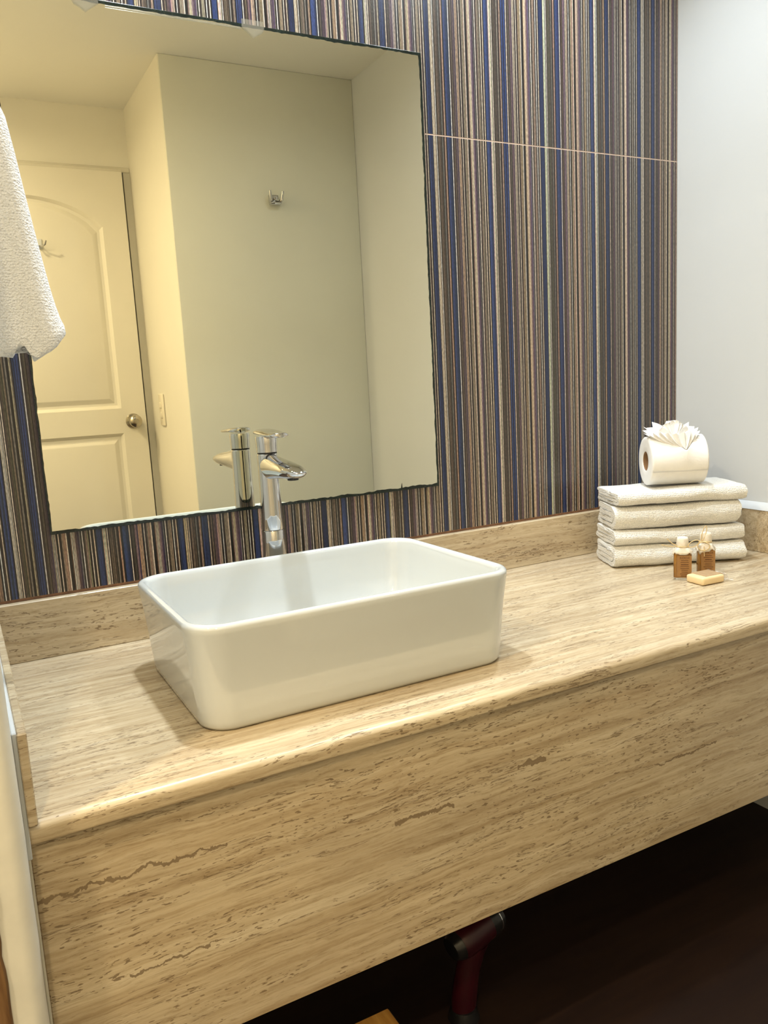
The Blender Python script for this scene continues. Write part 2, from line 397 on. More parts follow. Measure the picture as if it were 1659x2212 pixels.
# ------------------------------------------------------------------ vanity counter
van = thing('vanity_counter', 'beige travertine vanity counter with deep front panel under the striped wall', 'counter')
def counter():
    # section in y,z with a rounded nose, extruded along x
    P = [(-0.0005, 0.0), (-0.0005, -0.022)]
    yf = -D; r = 0.009
    P += [(yf + 0.02, -0.022), (yf + 0.004, ZN)]
    for i in range(9):
        a = PI + PI / 2 - i / 8 * PI / 2     # lower front
        P.append((yf + 0.004 + 0.004 * math.cos(a), ZN + 0.004 + 0.004 * math.sin(a)))
    for i in range(9):
        a = PI - i / 8 * PI / 2
        P.append((yf + r + r * math.cos(a), -r + r * math.sin(a)))
    P.append((-0.3, 0.0))
    xs = [-0.0135] + [XR * i / 30 for i in range(31)]
    rings = [[(min(x, XR - 0.0005), p[0], p[1]) for p in P] for x in xs]
    return loft('countertop', rings, M['stone'], van, auto=40)
counter()
box('front_panel', (-0.0105, XR - 0.0005), (-0.554, -0.534), (ZA, -0.0225), M['stone'], van, bevel=0.0012, seg=1)
box('backsplash', (-0.0090, XR - 0.0005), (-TS, -0.0005), (0.0002, HS), M['stone'], van, bevel=0.0012, seg=1)
box('side_splash', (-0.0090, 0.0), (-0.569, -TS - 0.0004), (-0.0005, HS), M['stone'], van, bevel=0.0012, seg=1)
box('side_splash', (XR - TS, XR - 0.0005), (-0.5638, -TS - 0.0004), (0.0002, HS - 0.003), M['stone'], van, bevel=0.0012, seg=1)
box('caulk', (-0.0138, -0.0091), (-0.568, -0.004), (-0.035, HS + 0.0015), M['paint_white'], van, bevel=0.001, seg=1)
box('caulk', (-0.0138, -0.0106), (-0.5575, -0.535), (ZA, -0.036), M['plaster'], van, bevel=0.001, seg=1)
def right_caulk():
    rings = []
    for i in range(30):
        y = -0.004 - 0.556 * i / 29; w = 0.017 + noise.noise((y * 30, 2, 1)) * 0.002
        rings.append([(XR - 0.0005, y, HS - 0.003), (XR - w, y, HS - 0.0032), (XR - w + 0.003, y, HS + 0.003), (XR - 0.007, y, HS + 0.0085), (XR - 0.0005, y, HS + 0.012)])
    loft('caulk', rings, M['paint_white'], van, auto=60)
right_caulk()

# ------------------------------------------------------------------ basin
BX0, BY0, BY1, BH = 0.1878, -0.4821, -0.1411, 0.1393; BX1 = BX0 + 0.48
bas = thing('washbasin', 'white rectangular ceramic vessel basin sitting on the travertine counter', 'basin', ((BX0 + BX1) / 2, (BY0 + BY1) / 2, 0.0005))
hx, hy = (BX1 - BX0) / 2, (BY1 - BY0) / 2
def rr(ins, r, z): return rrect(hx - ins, hy - ins, max(r - ins * 0.5, 0.006), z, 14)
R0 = 0.046
outer = [(0.022, 0.0), (0.015, 0.0012), (0.0125, 0.005), (0.0115, 0.012), (0.009, 0.045), (0.005, 0.09), (0.0005, BH - 0.012), (0.0, BH - 0.006), (0.001, BH - 0.0025), (0.0035, BH - 0.0005), (0.006, BH), (0.009, BH - 0.0005), (0.0115, BH - 0.0025),
         (0.0130, BH - 0.007), (0.0150, BH - 0.02), (0.021, 0.075), (0.030, 0.045), (0.042, 0.030), (0.060, 0.0235), (0.090, 0.021), (0.130, 0.019)]
loft('bowl', [rr(i, R0, z) for i, z in outer], M['ceramic'], bas, auto=60)
drain = lathe('drain_cap', [(0.030, 0.0185), (0.032, 0.021), (0.030, 0.0235), (0.022, 0.025), (0.021, 0.028), (0.012, 0.0305), (0.002, 0.031)], M['chrome'], bas)

# ------------------------------------------------------------------ faucet
FX, FY = 0.4445, -0.078
fa = thing('faucet', 'tall chrome single-lever faucet standing behind the white basin', 'faucet', (FX, FY, 0.0002))
lathe('base_column', [(0.027, 0.0), (0.027, 0.004), (0.0245, 0.007), (0.0235, 0.05), (0.0215, 0.11), (0.0200, 0.150), (0.0194, 0.1700), (0.0188, 0.1712)], M['chrome'], fa, 48)
lathe('body', [(0.0188, 0.1718), (0.0192, 0.1730), (0.0185, 0.20), (0.0178, 0.245), (0.0176, 0.275), (0.0178, 0.300), (0.0178, 0.3030), (0.0170, 0.3040)], M['chrome'], fa, 48)
lathe('seam_ring', [(0.0168, 0.3030), (0.0168, 0.3062)], M['steel_dark'], fa, 40)
def spout():
    S = [(0.000, 0.0165, 0.024, 0.024, 0.283), (0.015, 0.0172, 0.0215, 0.0225, 0.283), (0.035, 0.0182, 0.0178, 0.0205, 0.284), (0.060, 0.0196, 0.0145, 0.0185, 0.284),
         (0.090, 0.0208, 0.0120, 0.0165, 0.2835), (0.110, 0.0205, 0.0100, 0.0145, 0.2825), (0.125, 0.0188, 0.0075, 0.0115, 0.2815), (0.136, 0.0152, 0.0050, 0.0080, 0.2805), (0.143, 0.0098, 0.0026, 0.0042, 0.280), (0.1465, 0.0030, 0.0006, 0.0010, 0.2798)]
    rings = []
    for s, w, ht, hb, zc in S:
        ring = []
        for k in range(28):
            a = 2 * PI * k / 28; ca, sa = math.cos(a), math.sin(a)
            x = w * (abs(ca) ** 0.9) * (1 if ca > 0 else -1)
            z = (ht if sa > 0 else hb) * (abs(sa) ** 1.15) * (1 if sa > 0 else -1)
            ring.append((x, -s, zc + z))
        rings.append(ring)
    return loft('spout', rings, M['chrome'], fa, auto=60)
sp = spout()
xform(lathe('aerator', [(0.009, 0.0), (0.009, 0.006), (0.007, 0.006)], M['steel_dark'], sp, 24), Matrix.Translation((0, -0.112, 0.2672)))
def handle():
    hnd = lathe('lever_hub', [(0.0172, 0.3064), (0.0180, 0.3070), (0.0182, 0.322), (0.0190, 0.330), (0.0180, 0.3345)], M['chrome'], fa, 48)
    S = [(-0.0225, 0.004, 0.3405), (-0.0215, 0.0105, 0.3405), (-0.017, 0.0165, 0.3408), (-0.008, 0.0200, 0.3410), (0.005, 0.0208, 0.3405), (0.025, 0.0200, 0.3395), (0.040, 0.0188, 0.3382), (0.056, 0.0178, 0.3374), (0.066, 0.0158, 0.3372), (0.071, 0.0120, 0.3372), (0.0732, 0.006, 0.3372)]
    rings = []
    for s, w, z in S:
        t = 0.0042 if s < 0.03 else 0.0034
        ring = []
        for k in range(20):
            a = 2 * PI * k / 20; ca, sa = math.cos(a), math.sin(a)
            ring.append((w * (abs(ca) ** 0.6) * (1 if ca > 0 else -1), -s, z + t * sa + (0.001 * (1 - (w * ca / 0.021) ** 2) if sa > 0 else 0)))
        rings.append(ring)
    loft('lever', rings, M['chrome'], fa, auto=55)
    return hnd
handle()

# ------------------------------------------------------------------ mirror
mir = thing('wall_mirror', 'large frameless wall mirror with ragged dark edges above the basin', 'mirror', (0, 0, 0))
e = 0.0055
box('mirror_glass', (ML - 0.003, MR + e), (-0.0056, -0.0004), (MB - e, MT + e), M['mirror_edge'], mir, bevel=0.0006, seg=1)
def silver():
    rnd = random.Random(5); P = []
    def edge(a, b, n, nx, nz, amp, off=0.0):
        for i in range(n):
            t = i / n; x = a[0] + (b[0] - a[0]) * t; z = a[1] + (b[1] - a[1]) * t
            s = 0 if i == 0 else (rnd.random() - 0.5) * amp + noise.noise((x * 25, z * 25, 3.3)) * amp * 1.2
            P.append((x + nx * s, -0.0060, z + nz * s))
    edge((ML, MB), (MR - 0.086, MB), 110, 0, 1, 0.0016)
    cxx = MR - 0.083
    P.extend([(cxx - 0.002, -0.0060, MB), (cxx - 0.0005, -0.0060, MB + 0.007), (cxx + 0.001, -0.0060, MB + 0.010), (cxx + 0.0015, -0.0060, MB)])
    edge((MR - 0.080, MB), (MR - 0.0015, MB), 14, 0, 1, 0.0016); P.append((MR, -0.0060, MB + 0.0015))
    edge((MR, MB + 0.003), (MR - 0.0005, MT - 0.003), 130, 1, 0, 0.0013)
    edge((MR - 0.002, MT - 0.0005), (ML, MT), 110, 0, 1, 0.0016)
    edge((ML, MT), (ML, MB), 110, 1, 0, 0.0012)
    return mesh('silvered_face', P, [tuple(range(len(P)))], M['mirror'], mir, recalc=False)
sf = silver()
def clip(xc, flip):
    V = []
    out = [(-0.020, 0.012), (-0.020, -0.001), (-0.012, -0.0065), (0.0, -0.0155), (0.008, -0.010), (0.016, -0.006), (0.020, 0.001), (0.020, 0.012)]
    if flip: out = [(-x, z) for x, z in out][::-1]
    rings = [[(xc + x, y, MT + z) for x, z in out] for y in (-0.0066, -0.0082, -0.0092)]
    rings[2] = [(xc + x * 0.9, -0.0092, MT + z * 0.92) for x, z in out]
    return loft('mirror_clip', rings, M['clear_plastic'], mir, auto=25)
clip(0.503, False); clip(0.232, True)
box('pale_strip', (0.262, 0.481), (-0.0076, -0.0062), (MT - 0.0040, MT - 0.0008), M['clear_plastic'], mir, bevel=0.0005, seg=1)  # pale translucent strip just below the top edge, between the clips

# ------------------------------------------------------------------ folded towels
ST = (1.166, -0.162); SA = math.radians(-25)
def path_sheet(n_layers, depth, h, curl=False):
    """centre line of a folded sheet in (w, z): an outer U with its fold at the front (w=0) and a smaller U nested inside it"""
    t = h / 4.0; pts = []
    R1 = h / 2 - t / 2; R2 = t / 2; zc = h / 2; wb = depth - t
    def run(w0, w1, z, n=8): pts.extend([(w0 + (w1 - w0) * i / n, z) for i in range(n + 1)])
    def turn(wc, zc_, r, a0, a1, n=10): pts.extend([(wc + r * math.cos(a0 + (a1 - a0) * i / n), zc_ + r * math.sin(a0 + (a1 - a0) * i / n)) for i in range(1, n)])
    run(wb + t * 0.5, R1 + t / 2, zc + R1)
    turn(R1 + t / 2, zc, R1, PI / 2, 1.5 * PI)
    run(R1 + t / 2, wb, zc - R1)
    turn(wb, zc - R1 + t / 2, t / 2, -PI / 2, PI / 2, 6)
    run(wb, R1 + t * 0.7, zc - R2)
    turn(R1 + t * 0.7, zc, R2, 1.5 * PI, PI / 2, 6)
    run(R1 + t * 0.7, wb, zc + R2)
    return pts, t
def outline(pts, t):
    L, Rr = [], []
    for i, p in enumerate(pts):
        a = pts[max(i - 1, 0)]; b = pts[min(i + 1, len(pts) - 1)]
        dx, dz = b[0] - a[0], b[1] - a[1]; l = math.hypot(dx, dz) or 1; nx, nz = -dz / l, dx / l
        L.append((p[0] + nx * t * 0.465, p[1] + nz * t * 0.465)); Rr.append((p[0] - nx * t * 0.465, p[1] - nz * t * 0.465))
    a, b = pts[0], pts[1]; d0 = (a[0] - b[0], a[1] - b[1]); l = math.hypot(*d0)
    s = (a[0] + d0[0] / l * t * 0.3, a[1] + d0[1] / l * t * 0.3)
    a, b = pts[-1], pts[-2]; d1 = (a[0] - b[0], a[1] - b[1]); l = math.hypot(*d1)
    en = (a[0] + d1[0] / l * t * 0.3, a[1] + d1[1] / l * t * 0.3)
    return [s] + L + [en] + Rr[::-1]
def towel(label, z0, h, layers, length, depth, dx, dw, da, seed, bulge=0.0):
    pts, t = path_sheet(layers, depth, h)
    out = outline(pts, t); nx = 34; rings = []
    for i in range(nx + 1):
        u = i / nx; x = u * length
        endk = min(u, 1 - u) * length; rnd_ = 0.0
        if endk < 0.008: rnd_ = (1 - endk / 0.008) ** 2
        ring = []
        for (w, z) in out:
            nzv = noise.noise((x * 14 + seed * 3, w * 18, z * 30)) * 0.0040 + noise.noise((x * 60, w * 60, z * 60 + seed)) * 0.0014
            wz = w + (nzv * 1.1 if w < depth * 0.5 else -nzv * 0.5)
            zc = h / 2; zz = z + (z - zc) / h * rnd_ * -0.004
            sag = 0.0022 * math.sin(x * 17 + seed) * (z / h)
            xx = x + noise.noise((w * 35, z * 70, seed * 5.1 + (0 if u < 0.5 else 40))) * 0.0045 * (1 if (u < 0.06 or u > 0.94) else 0)
            ring.append((xx, wz, max(0.0003, zz + nzv * 0.35 + sag)))
        rings.append(ring)
    th = loft('folded_towel', rings, M['terry'], None, auto=75)
    ca, sa = math.cos(SA), math.sin(SA)
    th.location = (ST[0] + ca * dx - sa * dw, ST[1] + sa * dx + ca * dw, z0); th.rotation_euler = (0, 0, SA + da)
    return tag(th, label, 'towel', 'white towels folded in a stack in the counter corner')
towel('white folded terry towel at the bottom of the stack, lying on the counter', 0.0003, 0.0455, 3, 0.282, 0.120, -0.004, -0.004, 0.0, 1)
towel('white folded terry towel second from the bottom of the stack', 0.0468, 0.0330, 2, 0.280, 0.120, -0.003, -0.002, 0.006, 2)
towel('white folded terry towel third from the bottom of the stack, showing a rolled end', 0.0806, 0.0510, 4, 0.268, 0.118, -0.001, -0.003, -0.004, 3)
towel('white folded terry towel on top of the stack, under the toilet roll', 0.1325, 0.0310, 2, 0.276, 0.128, 0.003, -0.006, 0.010, 4)

# ------------------------------------------------------------------ toilet roll with fan
RT = math.radians(-30); RR = 0.0515; RL = 0.117
roll = thing('toilet_roll', 'white toilet paper roll with a pleated paper fan, lying on the towel stack', 'toilet roll', (1.268, -0.1445, 0.1665), RT)
def roll_body():
    n = 56; rings = []
    def ring(x, r, k=0.0): return [(x, r * math.sin(2 * PI * j / n), RR + r * math.cos(2 * PI * j / n)) for j in range(n)]
    prof = [(0.001, 0.0205), (0.0, 0.022), (0.0008, 0.032), (0.0, 0.044), (0.0006, RR - 0.0015), (0.002, RR)]
    for x, r in prof: rings.append(ring(x, r))
    for i in range(1, 12):
        x = 0.002 + (RL - 0.004) * i / 11
        rings.append([(x, (RR + noise.noise((x * 30, j * .2, 1)) * 0.0005) * math.sin(2 * PI * j / n), RR + (RR + noise.noise((x * 30, j * .2, 1)) * 0.0005) * math.cos(2 * PI * j / n)) for j in range(n)])
    for x, r in prof[::-1]: rings.append(ring(RL - x, r))
    rings.append(rings[0])
    return loft('paper_roll', rings, M['tissue'], roll, caps=(False, False), auto=60)
roll_body()
n = 40
core = [[(x, r * math.sin(2 * PI * j / n), RR + r * math.cos(2 * PI * j / n)) for j in range(n)] for x, r in ((0.0015, 0.0205), (RL - 0.0015, 0.0205), (RL - 0.0015, 0.0190), (0.0015, 0.0190), (0.0015, 0.0205))]
loft('cardboard_core', core, M['cardboard'], roll, caps=(False, False), auto=40)
VU = 0.60
def vee_flap():
    # last sheet: lifts a little off the roll, with a V-shaped mouth dipping down the front
    nU, nA = 36, 14; V = []; F = []
    for i in range(nU + 1):
        u = i / nU; x = 0.001 + (RL - 0.002) * u
        v = min(1.0, abs(u - VU) / (0.50 if u < VU else 0.34))
        amax = 8 + (1 - v) ** 0.85 * 58
        for k in range(nA + 1):
            a = math.radians(112 - (112 - amax) * k / nA)
            r = RR + 0.0007 + 0.0055 * (k / nA) ** 2 * (0.25 + 0.75 * (1 - v))
            V.append((x, -r * math.sin(a), RR + r * math.cos(a)))
    for i in range(nU):
        for k in range(nA):
            a = i * (nA + 1) + k; F.append((a, a + 1, a + nA + 2, a + nA + 1))
    o = mesh('loose_sheet', V, F, M['tissue'], roll, True); md = o.modifiers.new('thick', 'SOLIDIFY'); md.thickness = 0.0006
    return o
vee_flap()
def fan():
    # pleated funnel: apex at the bottom of the V, zigzag rim opening over the roll, tall petals at the back
    b = bmesh.new(); rnd = random.Random(4)
    A = Vector((VU * RL, -0.0475, RR + 0.0255)); C = Vector((0.050, -0.014, 2 * RR + 0.0085)); n = 44
    rows = []
    for t in (0.0, 0.35, 0.7, 0.92, 1.0):
        row = []
        for i in range(n):
            ph = 2 * PI * i / n; cp, sp_ = math.cos(ph), math.sin(ph)
            zig = (1 if i % 2 else -1)
            back = max(0.0, sp_)
            pet = 0.5 + 0.5 * math.cos(ph * 9)
            R_ = Vector((0.054 * cp, 0.030 * sp_, 0.0))
            tall = back ** 0.6 * (0.013 + 0.013 * pet) * (1 - 0.25 * abs(cp))
            rim = C + R_ * (1 + 0.05 * zig) + Vector((0, 0, tall + 0.0022 * zig + (0.002 * math.sin(ph * 5) if sp_ < 0 else 0)))
            p = A.lerp(rim, t)
            # belly outwards so the funnel is bowl shaped, pleats deepen outwards
            p += Vector((0, 0, -0.006 * math.sin(t * PI))) * (1 if sp_ < 0.2 else 0.2)
            p += Vector((cp, sp_, 0)) * zig * 0.0022 * t
            row.append(b.verts.new(p))
        rows.append(row)
    for k in range(len(rows) - 1):
        for i in range(n):
            j = (i + 1) % n; b.faces.new((rows[k][i], rows[k][j], rows[k + 1][j], rows[k + 1][i]))
    bmesh.ops.remove_doubles(b, verts=b.verts[:], dist=1e-5)
    o = frombm('paper_fan', b, M['tissue'], roll, False); md = o.modifiers.new('thick', 'SOLIDIFY'); md.thickness = 0.0005
    # inner standing petals
    b = bmesh.new()
    for az, ln, el in ((165, 0.046, 30), (140, 0.046, 48), (112, 0.045, 66), (88, 0.048, 74), (64, 0.045, 62), (40, 0.044, 46), (18, 0.044, 32)):
        a = math.radians(az); e_ = math.radians(el); c = Vector((0.058, -0.014, 2 * RR - 0.006))
        d = Vector((math.cos(a) * math.cos(e_), 0.35 * math.sin(a) * math.cos(e_), math.sin(e_))).normalized()
        side = Vector((-d.z, 0, d.x)).normalized(); upv = side.cross(d).normalized(); rws = []
        for t, w in ((0.05, 0.002), (0.4, 0.006), (0.75, 0.0095), (0.95, 0.0085), (1.0, 0.004)):
            rws.append([b.verts.new(c + d * ln * 0.82 * t + side * w * (k - 1) + upv * (0.004 * t if k == 1 else 0)) for k in range(3)])
        for i in range(4):
            for k in range(2): b.faces.new((rws[i][k], rws[i][k + 1], rws[i + 1][k + 1], rws[i + 1][k]))
    o = frombm('fan_petals', b, M['tissue'], roll, False); md = o.modifiers.new('thick', 'SOLIDIFY'); md.thickness = 0.0005
fan()

# ------------------------------------------------------------------ bottles and soap
def bottle(label, loc, rz, wrap, seed):
    t = thing('toiletry_bottle', label, 'bottle', loc, rz, 'small amber toiletry bottles beside the towels')
    hw, hd, hb = 0.0165, 0.0100, 0.062
    sec = [(0.0, 0.0015), (0.0, 0.0), (0.0, 0.001), (1, 1)]
    def ring(k, z, r=0.004): return rrect(hw * k, hd * k, r * k, z, 5)
    loft('glass_body', [ring(0.92, 0.0), ring(0.99, 0.0012), ring(1, 0.003), ring(1, 0.052), ring(0.93, 0.057), ring(0.70, 0.061), ring(0.50, 0.0635), ring(0.46, 0.070)], M['glass'], t, auto=50)
    loft('amber_lotion', [ring(0.86, 0.0045), ring(0.90, 0.0055), ring(0.90, 0.050), ring(0.84, 0.0545), ring(0.66, 0.057)], M['amber'], t, auto=50)
    lb = box('paper_label', (-hw * 0.62, hw * 0.99), (-hd - 0.0006, -hd - 0.0001), (0.007, 0.049), M['label'], t)
    rnd = random.Random(seed)
    zz = 0.0395
    for k in range(9):
        big = k in (2,)
        h = 0.0017 if big else 0.0010
        w = rnd.uniform(0.62, 0.95) * 0.0095
        box('print_line', (0.0035 - w, 0.0035 + w), (-hd - 0.0009, -hd - 0.0006), (zz - h, zz), M['print'], lb)
        zz -= 0.0038
    cu = bpy.data.curves.new('print_word', 'FONT'); cu.body = 'KOOX'; cu.size = 0.0062; cu.align_x = 'CENTER'; cu.extrude = 0.0001
    tmp = bpy.data.objects.new('tmp', cu); COL.objects.link(tmp); dg = bpy.context.evaluated_depsgraph_get()
    me = bpy.data.meshes.new_from_object(tmp.evaluated_get(dg)); bpy.data.objects.remove(tmp)
    me.materials.clear(); me.materials.append(M['print'])
    w_ = bpy.data.objects.new('print_word', me); COL.objects.link(w_); w_.parent = lb
    me.transform(Matrix.Translation((0.0035, -hd - 0.0009, 0.0425)) @ Matrix.Rotation(PI / 2, 4, 'X'))
    # cloth-covered cap
    cap = []
    for k, (r, z) in enumerate(((0.0098, 0.0640), (0.0108, 0.0655), (0.0112, 0.0720), (0.0110, 0.0800), (0.0100, 0.0835), (0.0070, 0.0845))):
        cap.append([(r * (1 + 0.05 * math.cos(6 * a + k) ) * math.cos(a), 0.86 * r * (1 + 0.05 * math.cos(5 * a)) * math.sin(a), z) for a in [2 * PI * i / 28 for i in range(28)]])
    loft('cap', cap, M['cloth_wrap'], t, auto=60)
    # skirt of cloth hanging over the shoulders
    sk = []
    drop = (0.0, 0.35, 0.75, 1.0)
    for k, f in enumerate(drop):
        ring_ = []
        for i in range(44):
            a = 2 * PI * i / 44; ca, sa = math.cos(a), math.sin(a)
            rag = noise.noise((ca * 2.2 + seed, sa * 2.2, 0.3)) * 0.010 + noise.noise((ca * 9, sa * 9, seed)) * 0.004
            low = 0.0535 + rag * (1.0 if f == 1 else f) - (0.006 if wrap else 0.0)
            wx = 0.0092 + (hw + 0.0016 - 0.0092) * min(1, f * 1.35); wy = 0.0085 + (hd + 0.0016 - 0.0085) * min(1, f * 1.5)
            cc = abs(ca) ** 0.6 * (1 if ca > 0 else -1); ss = abs(sa) ** 0.6 * (1 if sa > 0 else -1)
            fl = 1 + 0.05 * math.sin(7 * a + seed) * f
            ring_.append((wx * cc * fl, wy * ss * fl, 0.0655 + (low - 0.0655) * f))
        sk.append(ring_)
    o = loft('cloth_skirt', sk, M['cloth_wrap'], t, caps=(False, False), auto=80); md = o.modifiers.new('thick', 'SOLIDIFY'); md.thickness = 0.0006
    # raffia tie
    tube('raffia_tie', [(0.0112 * math.cos(a), 0.0098 * math.sin(a), 0.0662 + 0.0006 * math.sin(3 * a)) for a in [2 * PI * i / 24 for i in range(25)]], 0.0009, M['raffia'], t)
    if not wrap:
        tube('raffia_loop', [(0.010 + 0.010 * (1 - math.cos(a)) , -0.006, 0.068 + 0.006 * math.sin(a) + 0.004 * (1 - math.cos(a))) for a in [2 * PI * i / 18 for i in range(19)]], 0.0008, M['raffia'], t)
        tube('raffia_end', [(-0.010, -0.004, 0.067), (-0.020, -0.006, 0.073), (-0.029, -0.008, 0.082)], 0.0008, M['raffia'], t)
        tube('raffia_end', [(-0.010, -0.004, 0.066), (-0.024, -0.008, 0.067), (-0.040, -0.012, 0.071)], 0.0008, M['raffia'], t)
    else:
        tube('raffia_loop', [(-0.006 + 0.011 * math.sin(a), -0.012 - 0.002 * math.sin(a), 0.0585 + 0.0085 * math.cos(a)) for a in [2 * PI * i / 20 for i in range(21)]], 0.0010, M['raffia'], t)
        tube('raffia_loop', [(-0.009 + 0.0035 * math.sin(2 * PI * i / 18) + 0.004 * (1 - math.cos(2 * PI * i / 18)), -0.008, 0.068 + 0.0155 * (1 - math.cos(2 * PI * i / 18))) for i in range(19)], 0.0008, M['raffia'], t)
        tube('raffia_end', [(-0.005, -0.0115, 0.058), (-0.005, -0.0125, 0.048), (-0.0045, -0.0125, 0.038)], 0.0007, M['raffia'], t)
    return t
bottle('small amber toiletry bottle with raffia ends sticking out left, nearer the basin', (1.204, -0.302, 0.0003), math.radians(-44), False, 3)
bottle('small amber toiletry bottle with a frayed cloth cap and looped raffia, nearer the right wall', (1.271, -0.301, 0.0003), math.radians(-40), True, 8)
soap = thing('soap_bar', 'cream soap bar in a brown paper band lying before the amber bottles', 'soap', (1.216, -0.346, 0.0003), math.radians(-4))
box('soap_block', (-0.026, 0.030), (-0.021, 0.023), (0.0, 0.0155), M['soap'], soap, bevel=0.0042, seg=3)
box('paper_band', (-0.013, 0.0302), (-0.0150, 0.0232), (0.0150, 0.0162), M['kraft'], soap, bevel=0.0003, seg=1)
def film():
    rings = []
    for k, (s, z) in enumerate(((0.0, 0.0165), (0.5, 0.015), (1.0, 0.004), (1.5, 0.0018), (2.0, 0.003))):
        rings.append([(0.030 + 0.009 * s + noise.noise((i * .8, s, 2)) * 0.004, -0.021 + 0.044 * i / 11 + 0.003 * s * (1 if i > 5 else -1), max(0.0006, z + noise.noise((i * .9, s * 2, 7)) * 0.004)) for i in range(12)])
    o = loft('film_wrap', rings, M['film'], soap, caps=(False, False), closed=False, auto=20); md = o.modifiers.new('thick', 'SOLIDIFY'); md.thickness = 0.0003
film()

# ------------------------------------------------------------------ hanging towel and its hook
HT = (-0.0142, -0.33, 0.985)
hk = thing('towel_hook', 'chrome hook on the left wall holding the hanging towel', 'hook', HT)
xform(lathe('hook_plate', [(0.020, 0.0), (0.020, 0.004), (0.016, 0.006)], M['chrome'], hk, 28), Matrix.Rotation(PI / 2, 4, 'Y'))
xform(tube('hook_arm', [(0.004, 0, 0), (0.025, 0, -0.004), (0.045, 0, -0.004), (0.058, 0, 0.006), (0.062, 0, 0.022)], 0.0048, M['chrome'], hk, 12), Matrix.Identity(4))
def hang():
    # plan path of the folded sheet, front leaf -> fold on the right -> rear leaf curling back inside
    prof = [(0.470, 0.0985), (0.478, 0.1030), (0.489, 0.1020), (0.500, 0.0985), (0.520, 0.0945), (0.545, 0.0905), (0.60, 0.0835), (0.65, 0.0765), (0.70, 0.0700), (0.735, 0.0645), (0.762, 0.0540), (0.80, 0.0470), (0.86, 0.0440), (0.92, 0.0420), (0.965, 0.0400), (0.985, 0.034)]
    n = 0; rings = []
    def plan(k, xr_, z):
        g = min(1.0, max(0.0, (0.985 - z) / 0.22)) ; g = g * g * (3 - 2 * g)
        yc = -0.33; dep = 0.030 + 0.030 * g; x0 = -0.004 + 0.018 * (1 - g)
        rad = 0.010 + 0.010 * g
        pts = []
        for i in range(13):
            u = i / 12; x = x0 + (xr_ - rad - x0) * u
            pts.append((x, yc - dep * 0.5 - 0.006 * g * math.sin(u * 5.0 + 0.6)))
        for i in range(1, 9):
            a = -PI / 2 + i / 8 * PI
            pts.append((xr_ - rad + rad * math.cos(a), yc - dep * 0.5 + rad + rad * math.sin(a) - 0.006 * g * math.sin(5.6) * (1 - i / 8)))
        y2 = yc - dep * 0.5 + 2 * rad
        for i in range(1, 6): pts.append((xr_ - rad - 0.030 * g * i / 5 - 0.002, y2 + 0.001 * i))
        for i in range(1, 6):
            a = PI / 2 + i / 5 * PI
            pts.append((xr_ - rad - 0.030 * g - 0.002 + 0.010 * math.cos(a), y2 + 0.005 + 0.010 + 0.010 * math.sin(a) * -1 - 0.010 + 0.010))
        return pts
    th = 0.0105
    for z, xr_ in prof:
        pts = plan(0, xr_, z)
        poly = outline([(p[0], p[1]) for p in pts], th * (1.0 if z > 0.475 else 0.72))
        m_ = len(poly); ring = []
        for j, p in enumerate(poly):
            jj = j if j < m_ / 2 else m_ - j; s = jj / (m_ / 2)
            notch = 0.0
            if z < 0.56:
                low = 0.003 * math.sin(s * 9 + 1) + (0.013 * math.exp(-((s - 0.30) / 0.03) ** 2)) - 0.006 * math.exp(-((s - 0.15) / 0.08) ** 2) + 0.019 * math.exp(-((s - 0.54) / 0.085) ** 2) - 0.003 * math.exp(-((s - 0.38) / 0.04) ** 2)
                notch = low * (0.56 - z) / 0.09
            nz_ = noise.noise((p[0] * 30, p[1] * 30, z * 12)) * 0.0016
            ring.append((p[0] + nz_, p[1] + nz_, z + notch))
        rings.append(ring)
    # refine vertically
    o = loft('hanging_towel', rings, M['terry_loop'], None, auto=75)
    sp_ = []
    for i in range(46):
        u = i / 45; a = 0.4 - u * 2 * PI * 1.35; r = 0.0035 + 0.0125 * u
        sp_.append((0.0795 + r * math.cos(a), -0.3385 + r * math.sin(a)))
    poly = outline(sp_, 0.0085)
    rg = []
    for z, k in ((0.4675, 0.80), (0.4690, 0.93), (0.4730, 1.0), (0.50, 0.98), (0.53, 0.9)):
        rg.append([(0.0795 + (p[0] - 0.0795) * k, -0.3385 + (p[1] + 0.3385) * k, z + (0.010 * (p[0] - 0.0795) / 0.02 if z < 0.48 else 0)) for p in poly])
    loft('rolled_edge', rg, M['terry_loop'], o, auto=75)
    return tag(o, 'white terry towel hanging at the left edge of the mirror', 'towel')
hang()

